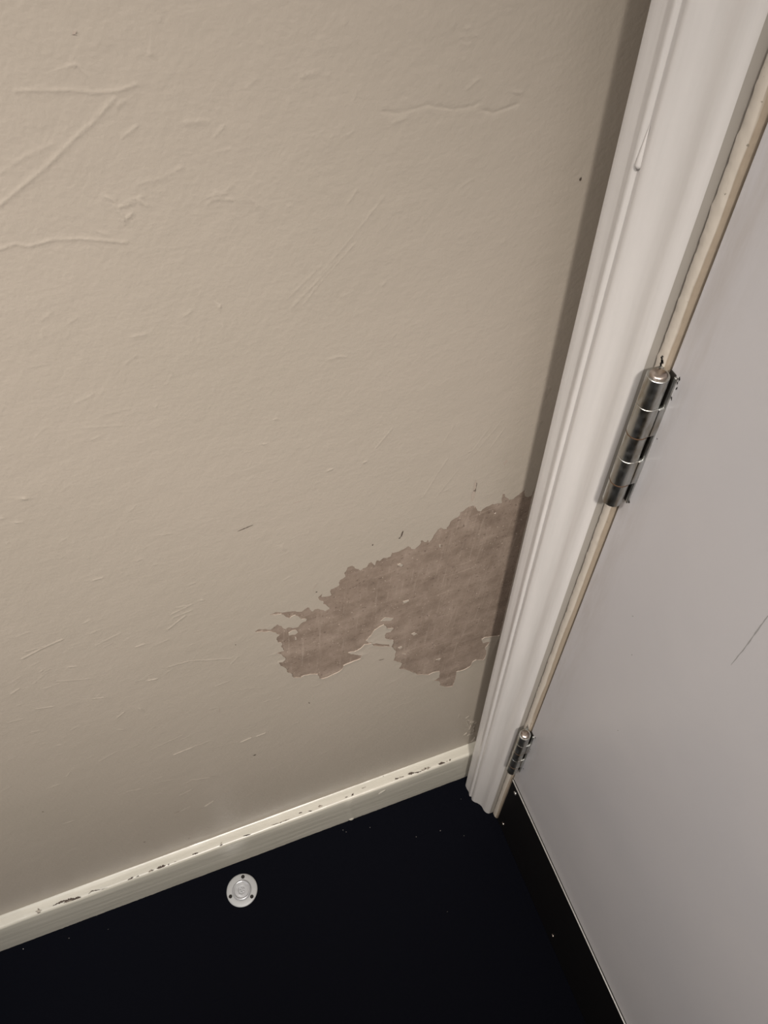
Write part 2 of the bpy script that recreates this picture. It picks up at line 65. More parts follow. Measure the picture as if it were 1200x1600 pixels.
RELIEF = [[[[-237.9,884.4],[-221.0,881.7],[-214.6,879.9],[-206.8,879.3],[-200.3,880.2]],1.2,0.3],[[[-216.2,880.4],[-214.6,879.9],[-206.8,879.2],[-201.2,880.0]],1.3,0.35],[[[-257.1,848.2],[-250.2,851.9],[-236.7,859.0],[-222.8,867.8],[-218.6,869.8],[-208.4,877.0]],1.4,0.38],[[[-252.7,859.3],[-242.3,863.5],[-232.5,865.9]],1.5,0.22],[[[-219.0,840.0],[-216.9,833.4]],1.3,0.5],[[[-217.4,833.4],[-214.4,835.1]],1.2,0.6],[[[-210.8,840.9],[-208.5,838.3]],1.2,0.5],[[[-220.9,843.6],[-218.6,841.5]],1.2,0.35],[[[-218.4,838.8],[-212.1,839.6]],1,0.35],[[[-215.0,840.2],[-207.7,841.4]],1,0.3],[[[-186.4,864.8],[-179.7,864.3]],2,0.35],[[[-182.4,834.9],[-175.3,832.8]],1.2,0.35],[[[-180.9,837.3],[-179.3,834.8]],1,0.4],[[[-184.9,833.2],[-174.4,838.2]],1.2,0.25],[[[-184.3,835.9],[-176.9,836.0]],1,0.3],[[[-263.6,831.8],[-257.5,832.7],[-254.4,830.8],[-244.4,831.3],[-235.1,829.6],[-219.4,824.2]],1.3,0.38],[[[-208.4,846.3],[-200.3,846.7],[-191.8,849.2]],1.5,0.25],[[[-227.7,830.8],[-225.2,829.1]],1,0.3],[[[-188.9,785.3],[-189.0,784.5]],1.2,0.6],[[[-165.5,828.4],[-165.4,828.2]],1,0.5],[[[-193.1,889.1],[-193.0,888.8]],1.4,0.5],[[[-217.7,889.2],[-217.3,889.0]],1.3,0.4],[[[-111.5,855.9],[-104.9,854.2],[-93.8,855.4],[-82.3,851.9],[-74.1,851.5],[-71.9,852.2]],1.2,-0.3],[[[-68.6,849.0],[-64.3,847.2],[-53.8,849.1]],1.2,-0.35],[[[-55.7,854.1],[-53.2,853.2]],1.3,0.3],[[[-142.6,789.8],[-126.9,804.9],[-111.9,820.5]],0.8,0.2],[[[-140.3,787.8],[-125.8,801.4]],0.7,0.18],[[[-158.4,781.1],[-142.3,793.9]],0.8,0.2],[[[-156.3,777.5],[-142.8,787.0]],0.7,0.18],[[[-304.7,699.2],[-303.7,698.6]],1.8,0.7],[[[-314.1,683.5],[-313.3,683.0]],1.2,0.5],[[[-319.8,689.5],[-318.8,689.1]],1,0.4],[[[-269.7,540.1],[-260.0,547.3],[-256.2,549.8]],1.1,0.45],[[[-262.6,557.0],[-248.9,561.3]],1,0.4],[[[-262.9,552.3],[-250.4,554.3]],0.9,0.35],[[[-258.9,562.6],[-252.0,561.6]],0.9,0.35],[[[-242.5,562.8],[-241.5,562.2]],1,0.6],[[[-295.4,617.1],[-290.6,617.0]],1.1,0.4],[[[-173.5,708.5],[-172.9,708.1]],1,0.5],[[[-182.2,692.4],[-181.6,692.0]],1,0.5],[[[-183.5,595.2],[-182.6,592.0]],1.4,0.6],[[[-227.9,779.7],[-222.7,779.5]],1.5,0.25],[[[-261.7,751.3],[-253.4,753.7]],1.2,0.2],[[[-262.5,734.9],[-247.8,731.1]],1.4,0.2],[[[-254.2,740.0],[-240.8,740.0]],1.4,0.2],[[[-262.8,726.6],[-259.2,727.3]],1.2,0.25],[[[-254.0,641.9],[-243.6,639.2]],1.3,0.2],[[[-260.5,667.8],[-255.5,672.0]],1.3,0.2],[[[-357.8,558.1],[-343.4,563.2],[-330.6,566.0]],1,0.5],[[[-353.1,564.8],[-341.5,564.5]],0.9,0.35],[[[-337.6,531.4],[-334.2,529.7]],1.1,0.5],[[[-378.6,520.9],[-372.8,524.1]],1,0.45],[[[-349.9,518.1],[-332.2,508.5]],1,0.3],[[[-337.8,479.6],[-331.9,476.5]],1.1,0.5],[[[-374.0,490.8],[-364.0,486.8]],0.9,0.45],[[[-394.3,484.3],[-386.7,483.0]],0.9,0.35],[[[-332.0,439.8],[-326.2,444.2]],1,0.5],[[[-314.4,442.3],[-313.7,439.9]],1,0.5],[[[-337.3,420.0],[-335.1,417.0]],1.1,0.5],[[[-388.5,460.0],[-383.1,458.5]],1,0.4],[[[-381.2,426.7],[-378.9,425.6]],1.1,0.5],[[[-409.9,357.0],[-404.1,356.9]],1,0.45],[[[-297.9,480.3],[-293.0,479.1]],1.3,0.8],[[[-312.0,338.6],[-295.7,340.8]],0.8,0.7],[[[-295.7,340.8],[-280.7,341.3]],0.8,0.35],[[[-325.7,363.6],[-297.5,371.0]],0.8,0.3],[[[-255.6,316.7],[-246.3,318.4]],1,0.8],[[[-240.8,317.6],[-232.9,318.1]],0.9,0.8],[[[-278.5,324.4],[-256.4,318.7]],0.8,0.25],[[[-314.4,188.2],[-304.4,194.6]],1,0.8],[[[-313.1,269.9],[-296.7,259.4]],1,0.5],[[[-328.7,241.0],[-316.0,245.5]],1,0.45],[[[-337.5,290.7],[-325.6,284.8]],1,0.3],[[[-281.4,490.7],[-265.9,489.5],[-238.3,473.9]],0.9,0.4],[[[-238.7,466.1],[-233.1,472.3]],0.9,0.35],[[[-426.9,271.0],[-419.8,269.8]],1.5,0.5],[[[-293.2,530.7],[-288.3,531.0]],1,0.55],[[[-315.3,547.5],[-298.2,552.9]],1,0.3],[[[-364.6,444.3],[-360.7,445.6]],1,0.3],[[[-354.5,536.4],[-353.3,537.4]],1,0.4],[[[-359.2,514.3],[-356.0,514.2]],1,0.35],[[[-364.1,375.3],[-348.3,382.6]],1,0.3],[[[-365.1,293.5],[-353.3,288.7]],1.1,0.4],[[[-343.2,198.0],[-327.3,203.7]],1.2,-0.4],[[[-393.7,367.4],[-390.1,372.6]],1.2,0.4],[[[-325.2,120.6],[-324.0,117.0]],1,0.5],[[[-236.1,418.1],[-221.3,409.1]],0.9,0.25],[[[-256.0,438.1],[-246.2,439.5]],1,0.3],[[[-363.4,524.5],[-350.8,533.7]],1.1,0.25],[[[-243.8,419.5],[-230.7,414.0]],1,0.2],[[[-148.5,656.0],[-146.0,656.4]],1,0.5],[[[-141.8,739.7],[-136.9,739.9],[-133.4,738.5]],1,0.3],[[[-118.5,664.3],[-108.6,676.5]],0.8,0.3],[[[-86.4,604.7],[-77.9,623.0],[-71.3,635.9]],0.7,0.25],[[[-156.5,776.1],[-134.8,794.8]],0.7,0.25],[[[-151.4,776.2],[-141.6,786.7]],0.7,0.2],[[[-7.9,675.0],[-7.3,674.0]],1,0.6],[[[-8.8,646.8],[-8.2,645.9]],1,0.6],[[[-42.0,634.4],[-34.5,648.8]],0.7,0.25],[[[-74.2,654.2],[-69.6,664.3]],0.7,0.22],[[[-76.8,600.5],[-63.1,622.1]],0.7,0.2],[[[-58.2,630.6],[-44.2,654.8]],0.7,0.2],[[[-52.9,633.6],[-37.3,657.0]],0.6,0.2],[[[-126.3,654.4],[-125.1,654.6]],0.9,0.5],[[[-56.9,636.4],[-56.0,636.8]],0.9,0.4],[[[-20.9,172.7],[-18.0,175.0]],0.79,0.89],[[[-6.6,88.7],[-3.3,96.9]],0.77,1.46],[[[-30.7,182.0],[-30.7,187.3]],0.55,1.04],[[[-13.8,153.8],[-9.0,153.1]],0.77,1.09],[[[-19.2,120.2],[-16.5,124.1]],0.69,1.23],[[[-8.7,129.3],[-7.6,137.3]],0.8,1.11],[[[-8.0,144.3],[-5.7,146.5]],0.73,1.05],[[[-14.3,112.5],[-11.4,115.2]],0.78,0.87],[[[-14.6,141.3],[-18.3,158.6]],0.56,1.02],[[[-13.7,132.4],[-13.0,143.4]],0.65,1.41],[[[-11.4,114.1],[-6.4,112.2]],0.77,1.29],[[[-7.1,118.0],[-7.9,128.9]],0.76,1.31],[[[-16.6,161.8],[-11.5,153.3]],0.5,1.45],[[[-7.8,88.0],[-3.4,88.9]],0.64,1.32],[[[-370.2,207.6],[-369.3,208.2]],1.26,0.2],[[[-297.0,488.0],[-294.0,488.1]],1.05,0.22],[[[-311.1,542.7],[-305.5,544.5]],0.72,0.21],[[[-232.9,453.9],[-231.8,453.9]],1.18,0.16],[[[-257.2,560.4],[-249.6,561.2]],0.89,0.28],[[[-280.1,118.1],[-275.0,121.5]],0.76,0.22],[[[-284.1,99.8],[-280.6,101.5]],0.74,0.19],[[[-280.6,525.6],[-273.3,527.3]],1.39,0.23],[[[-215.8,219.9],[-209.6,221.7]],1.01,0.16],[[[-253.6,526.8],[-244.9,526.1]],1.17,0.17],[[[-417.2,221.7],[-412.1,223.5]],1.32,0.24],[[[-214.0,378.9],[-210.3,381.1]],0.73,0.28],[[[-266.1,328.8],[-262.6,329.7]],0.72,0.19],[[[-353.1,583.2],[-344.5,584.7]],1.0,0.21],[[[-75.0,286.3],[-69.5,288.0]],0.95,0.21],[[[-439.9,380.3],[-432.8,382.6]],0.99,0.27],[[[-417.7,428.7],[-410.5,430.3]],1.21,0.16],[[[-335.0,481.8],[-332.6,481.3]],1.36,0.22],[[[-285.3,482.2],[-278.0,486.8]],1.39,0.21],[[[-321.3,140.7],[-317.0,141.1]],0.75,0.2],[[[-185.3,125.2],[-180.4,128.7]],0.93,0.19],[[[-305.2,575.1],[-302.5,575.3]],1.29,0.14],[[[-206.1,315.5],[-200.5,316.6]],0.91,0.29],[[[-274.6,285.9],[-268.5,286.3]],0.74,0.19],[[[-60.8,423.7],[-59.6,424.0]],0.88,0.16],[[[-361.9,407.4],[-360.6,407.3]],0.82,0.24],[[[-374.8,533.9],[-367.2,537.7]],1.27,0.24],[[[-189.1,446.9],[-183.9,448.9]],1.26,0.29],[[[-88.4,439.3],[-85.1,440.9]],0.78,0.23],[[[-113.3,332.9],[-105.8,335.3]],0.79,0.26],[[[-73.0,363.3],[-67.5,364.5]],1.13,0.14],[[[-188.4,196.9],[-180.8,196.9]],0.93,0.25],[[[-174.7,426.6],[-169.8,429.1]],0.97,0.17],[[[-281.3,272.9],[-279.5,273.3]],0.79,0.24],[[[-96.7,284.4],[-92.7,284.7]],0.85,0.16],[[[-305.6,413.7],[-304.0,414.1]],1.11,0.17],[[[-422.2,353.7],[-420.2,354.2]],0.79,0.13],[[[-59.2,316.3],[-56.0,317.6]],1.13,0.15],[[[-318.6,131.9],[-314.6,131.6]],0.77,0.25],[[[-389.4,457.5],[-382.3,457.4]],0.89,0.22],[[[-113.5,111.3],[-108.1,115.4]],1.36,0.27],[[[-123.7,295.5],[-117.7,296.6]],1.23,0.26],[[[-151.7,289.1],[-147.7,289.5]],0.72,0.27],[[[-225.2,382.2],[-219.8,382.1]],0.97,0.27],[[[-47.9,238.5],[-45.9,239.1]],1.4,0.15],[[[-22.7,368.0],[-20.3,368.2]],1.01,0.26],[[[-415.2,230.9],[-412.5,231.4]],0.75,0.21],[[[-372.4,530.8],[-369.5,532.7]],1.02,0.13],[[[-265.2,485.6],[-263.2,485.8]],1.05,0.14],[[[-409.9,268.7],[-405.1,269.3]],1.17,0.17],[[[-224.5,432.0],[-219.5,433.2]],1.08,0.19],[[[-452.6,224.5],[-444.1,223.6]],1.38,0.16],[[[-246.9,340.9],[-238.6,341.6]],0.92,0.23],[[[-356.0,547.1],[-351.4,548.2]],1.23,0.27],[[[-141.7,360.9],[-139.4,361.4]],0.82,0.29],[[[-200.8,392.2],[-192.5,393.9]],1.06,0.14],[[[-267.0,402.5],[-260.6,401.0]],0.93,0.24],[[[-353.6,407.9],[-346.5,407.7]],1.21,0.12],[[[-20.0,160.2],[-15.8,159.5]],1.07,0.25],[[[-389.9,436.2],[-384.4,436.1]],0.73,0.2],[[[-198.2,263.6],[-196.6,263.9]],0.86,0.16],[[[-74.9,364.3],[-70.4,365.5]],1.2,0.22],[[[-108.8,239.1],[-102.8,239.4]],1.17,0.24],[[[-290.0,344.7],[-286.2,346.3]],0.97,0.2],[[[-136.1,238.2],[-132.4,238.3]],0.97,0.27],[[[-120.1,260.7],[-113.6,262.3]],1.3,0.22],[[[-239.4,224.4],[-233.4,226.6]],0.99,0.15],[[[-301.3,485.3],[-296.9,485.3]],1.01,0.19],[[[-384.0,215.8],[-379.0,215.8]],0.75,0.28],[[[-314.9,402.8],[-312.6,403.9]],1.28,0.27],[[[-286.6,195.5],[-282.4,193.5]],1.08,0.16],[[[-339.2,299.9],[-332.1,299.0]],1.21,0.27],[[[-238.5,529.2],[-232.2,527.8]],1.15,0.19],[[[-181.7,411.8],[-177.0,412.9]],1.14,0.16],[[[-28.0,282.0],[-24.6,282.8]],0.75,0.2],[[[-346.1,263.3],[-341.2,263.4]],1.16,0.23],[[[-272.0,367.7],[-269.9,367.1]],1.15,0.14],[[[-332.2,552.4],[-328.9,552.4]],0.72,0.15],[[[-356.8,449.7],[-355.7,450.0]],0.89,0.26],[[[-369.5,387.1],[-365.5,388.4]],1.27,0.15],[[[-185.7,217.5],[-179.6,221.2]],1.37,0.28],[[[-352.3,515.0],[-351.1,514.5]],1.34,0.3],[[[-214.5,197.7],[-208.2,198.7]],1.37,0.23],[[[-309.5,388.2],[-308.4,388.1]],1.19,0.2],[[[-334.6,550.4],[-331.6,552.1]],1.35,0.17],[[[-446.3,365.8],[-443.4,366.3]],1.26,0.24],[[[-321.6,510.5],[-313.6,513.4]],1.19,0.14],[[[-105.1,421.8],[-100.3,423.7]],1.09,0.27],[[[-355.5,533.0],[-349.1,536.1]],0.92,0.23],[[[-306.9,137.3],[-303.7,138.1]],1.14,0.25],[[[-319.4,265.3],[-312.9,266.6]],0.72,0.29],[[[-149.1,413.0],[-142.6,415.2]],1.03,0.27],[[[-252.2,450.5],[-248.8,451.0]],0.85,0.17],[[[-313.8,576.5],[-309.3,577.9]],1.22,0.29],[[[-336.5,380.6],[-331.5,381.4]],0.79,0.28],[[[-290.9,169.6],[-289.6,170.4]],1.31,0.28],[[[-404.6,469.8],[-400.7,470.7]],0.75,0.17],[[[-105.8,234.1],[-101.2,233.6]],0.92,0.13],[[[-260.5,510.8],[-258.9,511.1]],1.37,0.22],[[[-180.3,379.2],[-174.9,380.5]],1.11,0.26],[[[-211.3,459.4],[-205.6,459.3]],0.82,0.23],[[[-104.2,413.5],[-100.3,417.2]],0.98,0.17],[[[-300.2,363.8],[-293.8,364.6]],0.77,0.27],[[[-55.4,396.5],[-52.4,396.7]],1.29,0.28],[[[-371.7,523.1],[-369.2,522.7]],1.35,0.13],[[[-356.5,443.4],[-351.6,441.7]],1.01,0.15],[[[-368.9,101.4],[-362.0,100.0]],1.27,0.18],[[[-118.9,473.2],[-111.4,475.8]],1.02,0.24],[[[-224.3,481.7],[-222.2,481.9]],0.74,0.16],[[[-365.2,461.6],[-362.0,463.7]],0.9,0.13],[[[-340.8,266.9],[-337.8,267.4]],1.23,0.19],[[[-299.3,541.9],[-295.2,543.8]],1.35,0.15],[[[-156.8,274.7],[-155.2,275.9]],1.19,0.14],[[[-64.0,401.3],[-62.3,401.4]],1.36,0.13],[[[-271.1,323.5],[-264.2,323.6]],1.4,0.15],[[[-105.7,271.1],[-98.8,273.4]],1.39,0.17],[[[-34.8,215.9],[-30.9,216.8]],1.03,0.2],[[[-284.8,408.4],[-282.9,409.2]],1.23,0.22],[[[-306.6,484.7],[-299.5,484.1]],0.93,0.23],[[[-314.0,562.8],[-307.6,564.3]],0.91,0.23],[[[-382.5,502.8],[-377.0,504.1]],0.94,0.23],[[[-149.5,863.1],[-147.5,867.0]],1.38,0.16],[[[-209.1,864.0],[-203.8,866.7]],1.12,0.3],[[[-80.3,875.4],[-77.0,874.8]],1.19,0.18],[[[-188.1,897.7],[-187.7,898.3]],0.75,0.16],[[[-190.0,886.2],[-189.8,886.8]],1.0,0.16],[[[-125.8,888.2],[-124.9,889.8]],1.33,0.23],[[[-242.7,844.7],[-242.1,844.6]],0.72,0.14],[[[-140.5,872.8],[-139.9,874.0]],0.93,0.18],[[[-294.1,703.4],[-291.1,706.4]],1.13,0.14],[[[-234.8,766.9],[-229.7,769.6]],1.15,0.21],[[[-324.0,669.4],[-323.3,670.0]],1.19,0.27],[[[-113.1,776.2],[-112.1,777.2]],1.3,0.3],[[[-269.7,656.2],[-268.4,658.6]],1.05,0.12],[[[-177.2,858.3],[-173.8,861.1]],1.31,0.28],[[[-203.0,845.1],[-198.7,848.8]],0.77,0.13],[[[-55.9,712.2],[-55.3,712.8]],1.05,0.2],[[[-49.5,483.7],[-48.7,484.6]],0.99,0.27],[[[-161.1,680.2],[-157.5,680.7]],1.27,0.12],[[[-129.7,850.8],[-128.9,853.8]],1.08,0.13],[[[-205.2,728.0],[-204.6,728.5]],0.71,0.22],[[[-204.4,784.4],[-202.5,785.4]],0.82,0.28],[[[-67.9,749.9],[-68.7,752.9]],0.9,0.26],[[[-242.2,716.4],[-240.0,715.8]],1.35,0.13],[[[-108.1,743.2],[-106.5,745.3]],0.75,0.17],[[[-142.2,873.6],[-138.1,874.4]],1.39,0.28],[[[-108.1,850.7],[-102.4,852.1]],1.31,0.28],[[[-153.3,763.9],[-152.0,764.8]],0.9,0.14],[[[-286.3,697.5],[-281.5,700.3]],0.71,0.17],[[[-227.2,869.6],[-223.9,871.4]],1.0,0.16],[[[-138.0,829.4],[-138.4,832.1]],1.33,0.16],[[[-127.1,821.9],[-123.8,826.2]],1.05,0.28],[[[-133.2,872.9],[-132.1,872.4]],0.72,0.17],[[[-79.0,880.6],[-77.6,880.6]],0.76,0.2],[[[-153.3,825.2],[-152.2,825.4]],1.26,0.22],[[[-254.2,786.7],[-252.0,790.0]],1.3,0.19],[[[-162.4,873.5],[-159.4,875.5]],1.21,0.17],[[[-48.4,641.5],[-47.2,644.1]],1.25,0.15],[[[-156.3,683.7],[-157.4,686.8]],1.03,0.2],[[[-267.5,623.5],[-265.4,624.1]],0.99,0.29],[[[-80.9,878.0],[-74.9,877.6]],0.75,0.21],[[[-270.7,789.5],[-270.8,791.0]],0.91,0.23],[[[-102.6,523.1],[-100.3,523.6]],0.7,0.19],[[[-76.8,858.7],[-72.3,861.5]],0.91,0.26],[[[-262.8,636.2],[-261.9,635.9]],1.23,0.2],[[[-249.8,794.3],[-247.8,795.1]],1.22,0.27],[[[-273.7,776.3],[-267.8,776.1]],1.24,0.14],[[[-89.9,721.6],[-85.4,724.6]],1.31,0.13],[[[-126.4,849.6],[-124.7,850.5]],1.11,0.23],[[[-84.4,881.9],[-83.4,883.1]],1.27,0.22],[[[-192.4,677.8],[-190.5,681.4]],0.76,0.2],[[[-87.7,714.2],[-87.0,714.5]],0.97,0.22],[[[-185.7,557.2],[-183.5,558.0]],1.13,0.28],[[[-132.4,775.2],[-127.7,776.8]],1.37,0.17],[[[-290.6,685.1],[-291.3,687.1]],1.13,0.21],[[[-292.7,707.2],[-291.8,707.3]],1.31,0.17],[[[-299.1,659.7],[-296.1,660.6]],0.99,0.24],[[[-71.3,603.6],[-70.0,604.0]],1.04,0.3],[[[-260.3,798.1],[-255.5,800.8]],0.88,0.22],[[[-259.6,614.4],[-258.6,614.5]],0.76,0.25],[[[-262.6,632.9],[-257.4,634.5]],0.88,0.12],[[[-246.5,583.1],[-242.0,584.4]],1.19,0.29],[[[-56.8,646.9],[-54.7,651.7]],0.95,0.14],[[[-123.5,862.4],[-122.3,864.7]],1.09,0.21],[[[-76.3,818.0],[-70.8,820.4]],0.95,0.18],[[[-304.3,645.2],[-303.1,646.1]],1.32,0.23],[[[-147.9,673.4],[-147.5,674.0]],1.05,0.13],[[[-192.7,689.5],[-188.6,689.4]],0.73,0.16],[[[-89.8,859.8],[-89.0,863.1]],1.36,0.15],[[[-201.3,769.3],[-200.1,773.6]],1.22,0.18],[[[-284.3,737.8],[-279.6,741.3]],1.24,0.15],[[[-189.3,773.9],[-188.7,777.7]],1.18,0.19],[[[-130.2,776.0],[-127.8,774.6]],1.05,0.17],[[[-208.1,874.3],[-205.5,875.6]],1.29,0.27],[[[-220.7,749.5],[-217.4,753.8]],1.09,0.2],[[[-165.4,539.4],[-164.8,540.5]],1.17,0.26],[[[-165.0,602.8],[-164.6,605.1]],0.88,0.21],[[[-133.2,849.9],[-132.7,850.5]],1.27,0.24],[[[-228.8,737.2],[-228.2,738.0]],1.1,0.23],[[[-177.5,852.7],[-173.0,852.6]],1.22,0.19],[[[-263.3,789.3],[-261.9,793.0]],1.32,0.13]]
MARKS = [[[[-16.2,808.4],[-16.1,810.1]],0.55,0],[[[-214.9,898.6],[-214.6,897.9]],0.8,1],[[[-207.8,624.2],[-197.9,626.1]],0.35,0],[[[-249.2,595.5],[-242.4,598.8]],0.3,1],[[[-29.6,613.2],[-28.6,617.6]],1.1,1],[[[-50.3,583.4],[-49.7,594.3]],1.3,1],[[[-49.7,594.3],[-49.4,605.5]],0.9,1],[[[-49.2,588.2],[-48.5,602.3]],0.4,0],[[[-103.4,565.0],[-102.0,567.0],[-100.6,572.6]],0.55,0],[[[-104.1,565.6],[-102.7,564.7]],0.4,0],[[[-171.7,635.8],[-166.7,635.6]],0.4,1],[[[-167.8,534.7],[-165.1,538.9]],0.5,1],[[[-166.5,529.8],[-165.7,529.1]],0.6,0],[[[-153.2,550.5],[-152.7,549.9]],0.5,1],[[[-123.0,565.9],[-122.6,567.6]],0.45,0],[[[-100.3,584.8],[-99.8,584.9]],0.5,1],[[[-250.4,276.4],[-247.7,277.1]],0.5,0],[[[-260.2,401.3],[-262.0,390.3]],0.3,1],[[[-343.2,198.0],[-337.9,199.9]],0.4,1],[[[-432.7,314.7],[-431.7,313.4]],0.4,0],[[[-231.5,492.7],[-231.1,491.7]],0.4,0],[[[-305.7,537.5],[-304.2,537.2]],0.4,1],[[[-388.0,149.1],[-386.2,147.5]],0.55,0],[[[-349.7,108.8],[-347.3,109.0]],0.4,0],[[[-249.9,275.5],[-247.7,275.8]],0.5,0],[[[-121.3,388.8],[-116.5,387.9]],0.4,0],[[[-104.3,291.7],[-103.2,289.6]],0.4,1],[[[-188.2,352.3],[-187.5,349.4]],0.4,0]]
BCHIPS = [[[[-522.3,-9.1],[-518.3,-9.7]],2.6],[[[-521.2,-11.5],[-518.9,-11.4]],1.4],[[[-504.8,-9.5],[-495.7,-8.8],[-486.7,-9.4],[-475.9,-11.5]],1.0],[[[-493.6,-10.4],[-482.3,-11.4],[-477.5,-12.7]],1.2],[[[-484.6,-11.0],[-476.5,-10.6]],1.3],[[[-467.4,-11.0],[-463.7,-9.1],[-454.7,-11.0]],0.45],[[[-454.7,-11.0],[-448.0,-12.1],[-440.0,-13.7],[-431.6,-11.7]],0.5],[[[-424.6,-11.5],[-418.6,-10.7]],0.9],[[[-415.7,-11.7],[-411.1,-12.2]],0.8],[[[-402.1,-10.9],[-396.2,-11.1]],1.1],[[[-392.1,-10.7],[-383.6,-11.0]],1.8],[[[-380.1,-11.4],[-378.8,-11.1]],0.9],[[[-372.8,-10.7],[-371.3,-10.8]],0.5],[[[-352.1,-9.7],[-345.8,-10.1]],0.9],[[[-321.4,-11.0],[-317.7,-11.1]],0.8],[[[-319.9,-8.9],[-318.1,-8.6]],1.3],[[[-292.8,-10.2],[-285.5,-11.2]],0.5],[[[-293.9,-10.0],[-287.1,-11.1]],0.6],[[[-260.5,-9.5],[-251.1,-10.5],[-238.4,-9.9]],0.5],[[[-227.3,-7.7],[-223.8,-8.0]],0.6],[[[-216.3,-9.3],[-212.2,-10.3]],0.6],[[[-204.2,-8.4],[-199.5,-8.9]],1.1],[[[-171.5,-9.0],[-168.3,-9.2]],0.5],[[[-163.8,-9.9],[-160.6,-7.8]],0.8],[[[-149.9,-6.0],[-144.8,-5.8]],0.5],[[[-121.9,-1.0],[-120.4,-1.1]],0.5],[[[-109.1,-9.3],[-105.2,-9.2]],1.0],[[[-104.5,-9.4],[-98.4,-9.6]],1.0],[[[-92.2,-8.8],[-84.8,-10.0]],1.3],[[[-84.8,-10.0],[-76.4,-11.5]],0.8],[[[-75.8,-10.2],[-65.0,-10.5]],1.5],[[[-53.7,-10.3],[-46.3,-11.4]],1.4],[[[-40.0,-10.9],[-38.0,-10.0]],1.1],[[[-44.0,-11.0],[-42.4,-10.5]],0.6]]
BCRACK = [[[[-411.1,-0.3],[-389.8,-1.2],[-363.3,-1.3]],0.25],[[[-360.8,-0.8],[-347.3,-0.6]],0.2],[[[-549.8,4.2],[-539.8,3.7],[-528.8,0.6]],0.35],[[[-521.8,2.5],[-512.6,4.1],[-506.0,1.7],[-492.5,0.4]],0.25],[[[-488.0,-0.8],[-460.4,-0.8]],0.2],[[[-193.8,1.6],[-173.8,1.5]],0.3],[[[-148.1,1.4],[-139.2,0.7]],0.6],[[[-130.5,2.1],[-120.7,1.1]],0.25]]

# ------------------------------------------------------------------ helpers
def obj(name, bm, mats, parent=None, label=None, smooth=None):
    me = bpy.data.meshes.new(name)
    bmesh.ops.recalc_face_normals(bm, faces=bm.faces) if smooth != 'keep' else None
    bm.to_mesh(me); bm.free()
    for m in (mats if isinstance(mats, (list, tuple)) else [mats]): me.materials.append(m)
    o = bpy.data.objects.new(name, me); COL.objects.link(o)
    if parent: o.parent = parent
    if label: o['label'] = label
    if smooth is not None:
        for p in me.polygons: p.use_smooth = True
        if smooth != 'keep':
            me.set_sharp_from_angle(angle=math.radians(smooth))
    return o

def struct(o, label=None, cat=None):
    o['kind'] = 'structure'
    if label: o['label'] = label
    if cat: o['category'] = cat
    return o

def thing(name, label, cat, loc=(0, 0, 0), group=None):
    o = bpy.data.objects.new(name, None); COL.objects.link(o)
    o.empty_display_size = 0.02
    o.location = loc; o['label'] = label; o['category'] = cat
    if group: o['group'] = group
    return o

def add_box(bm, lo, hi, bevel=0.0, mat=0):
    lo = Vector(lo); hi = Vector(hi)
    r = bmesh.ops.create_cube(bm, size=1.0)
    vs_ = r['verts']
    for v in vs_:
        v.co = Vector([(lo[i] + hi[i]) / 2 + v.co[i] * (hi[i] - lo[i]) for i in range(3)])
    fs = {f for v in vs_ for f in v.link_faces}
    for f in fs: f.material_index = mat
    if bevel:
        es = list({e for v in vs_ for e in v.link_edges})
        bmesh.ops.bevel(bm, geom=es, offset=bevel, segments=3, profile=0.5, affect='EDGES')

def add_lathe(bm, prof, n=48, centre=(0, 0, 0), mat=0):
    c = Vector(centre); rings = []
    for r, z in prof:
        if r < 1e-7: rings.append([bm.verts.new(c + Vector((0, 0, z)))])
        else: rings.append([bm.verts.new(c + Vector((r * math.cos(2*PI*k/n), r * math.sin(2*PI*k/n), z))) for k in range(n)])
    for a, b in zip(rings, rings[1:]):
        for k in range(n):
            k2 = (k + 1) % n
            if len(a) == 1 and len(b) == 1: continue
            if len(a) == 1: f = bm.faces.new((a[0], b[k], b[k2]))
            elif len(b) == 1: f = bm.faces.new((a[k], b[0], a[k2]))
            else: f = bm.faces.new((a[k], b[k], b[k2], a[k2]))
            f.material_index = mat

def blob(bm, pts, half, place, seed, mat=0, jag=0.45, step=1.0):
    """an irregular flat fleck following a short line; place(u, v) gives the point in space (units mm)"""
    rnd = random.Random(seed)
    P = [Vector(p) for p in pts]
    L = sum((b - a).length for a, b in zip(P, P[1:]))
    n = max(3, int(L / step) + 2)
    samples = []
    for i in range(n + 1):
        s = L * i / n; a, b = P[0], P[-1]
        for a, b in zip(P, P[1:]):
            l = (b - a).length
            if s <= l + 1e-9: break
            s -= l
        d = (b - a).normalized() if (b - a).length > 1e-6 else Vector((1, 0))
        samples.append((a + d * min(s, (b - a).length), d))
    left, right = [], []
    for i, (q, d) in enumerate(samples):
        t = i / n; w = half * (0.25 + 0.75 * math.sin(PI * min(max(t, 0.0), 1.0)) ** 0.6)
        nn = Vector((-d.y, d.x))
        left.append(q + nn * w * (1 + jag * rnd.uniform(-1, 1)))
        right.append(q - nn * w * (1 + jag * rnd.uniform(-1, 1)))
    s0 = samples[0][0] - samples[0][1] * half * 0.7; s1 = samples[-1][0] + samples[-1][1] * half * 0.7
    vl = [bm.verts.new(place(*p)) for p in left]; vr = [bm.verts.new(place(*p)) for p in right]
    a = bm.verts.new(place(*s0)); b = bm.verts.new(place(*s1))
    fs = [bm.faces.new((a, vr[0], vl[0])), bm.faces.new((b, vl[-1], vr[-1]))]
    for k in range(n): fs.append(bm.faces.new((vl[k], vr[k], vr[k+1], vl[k+1])))
    for f in fs: f.material_index = mat

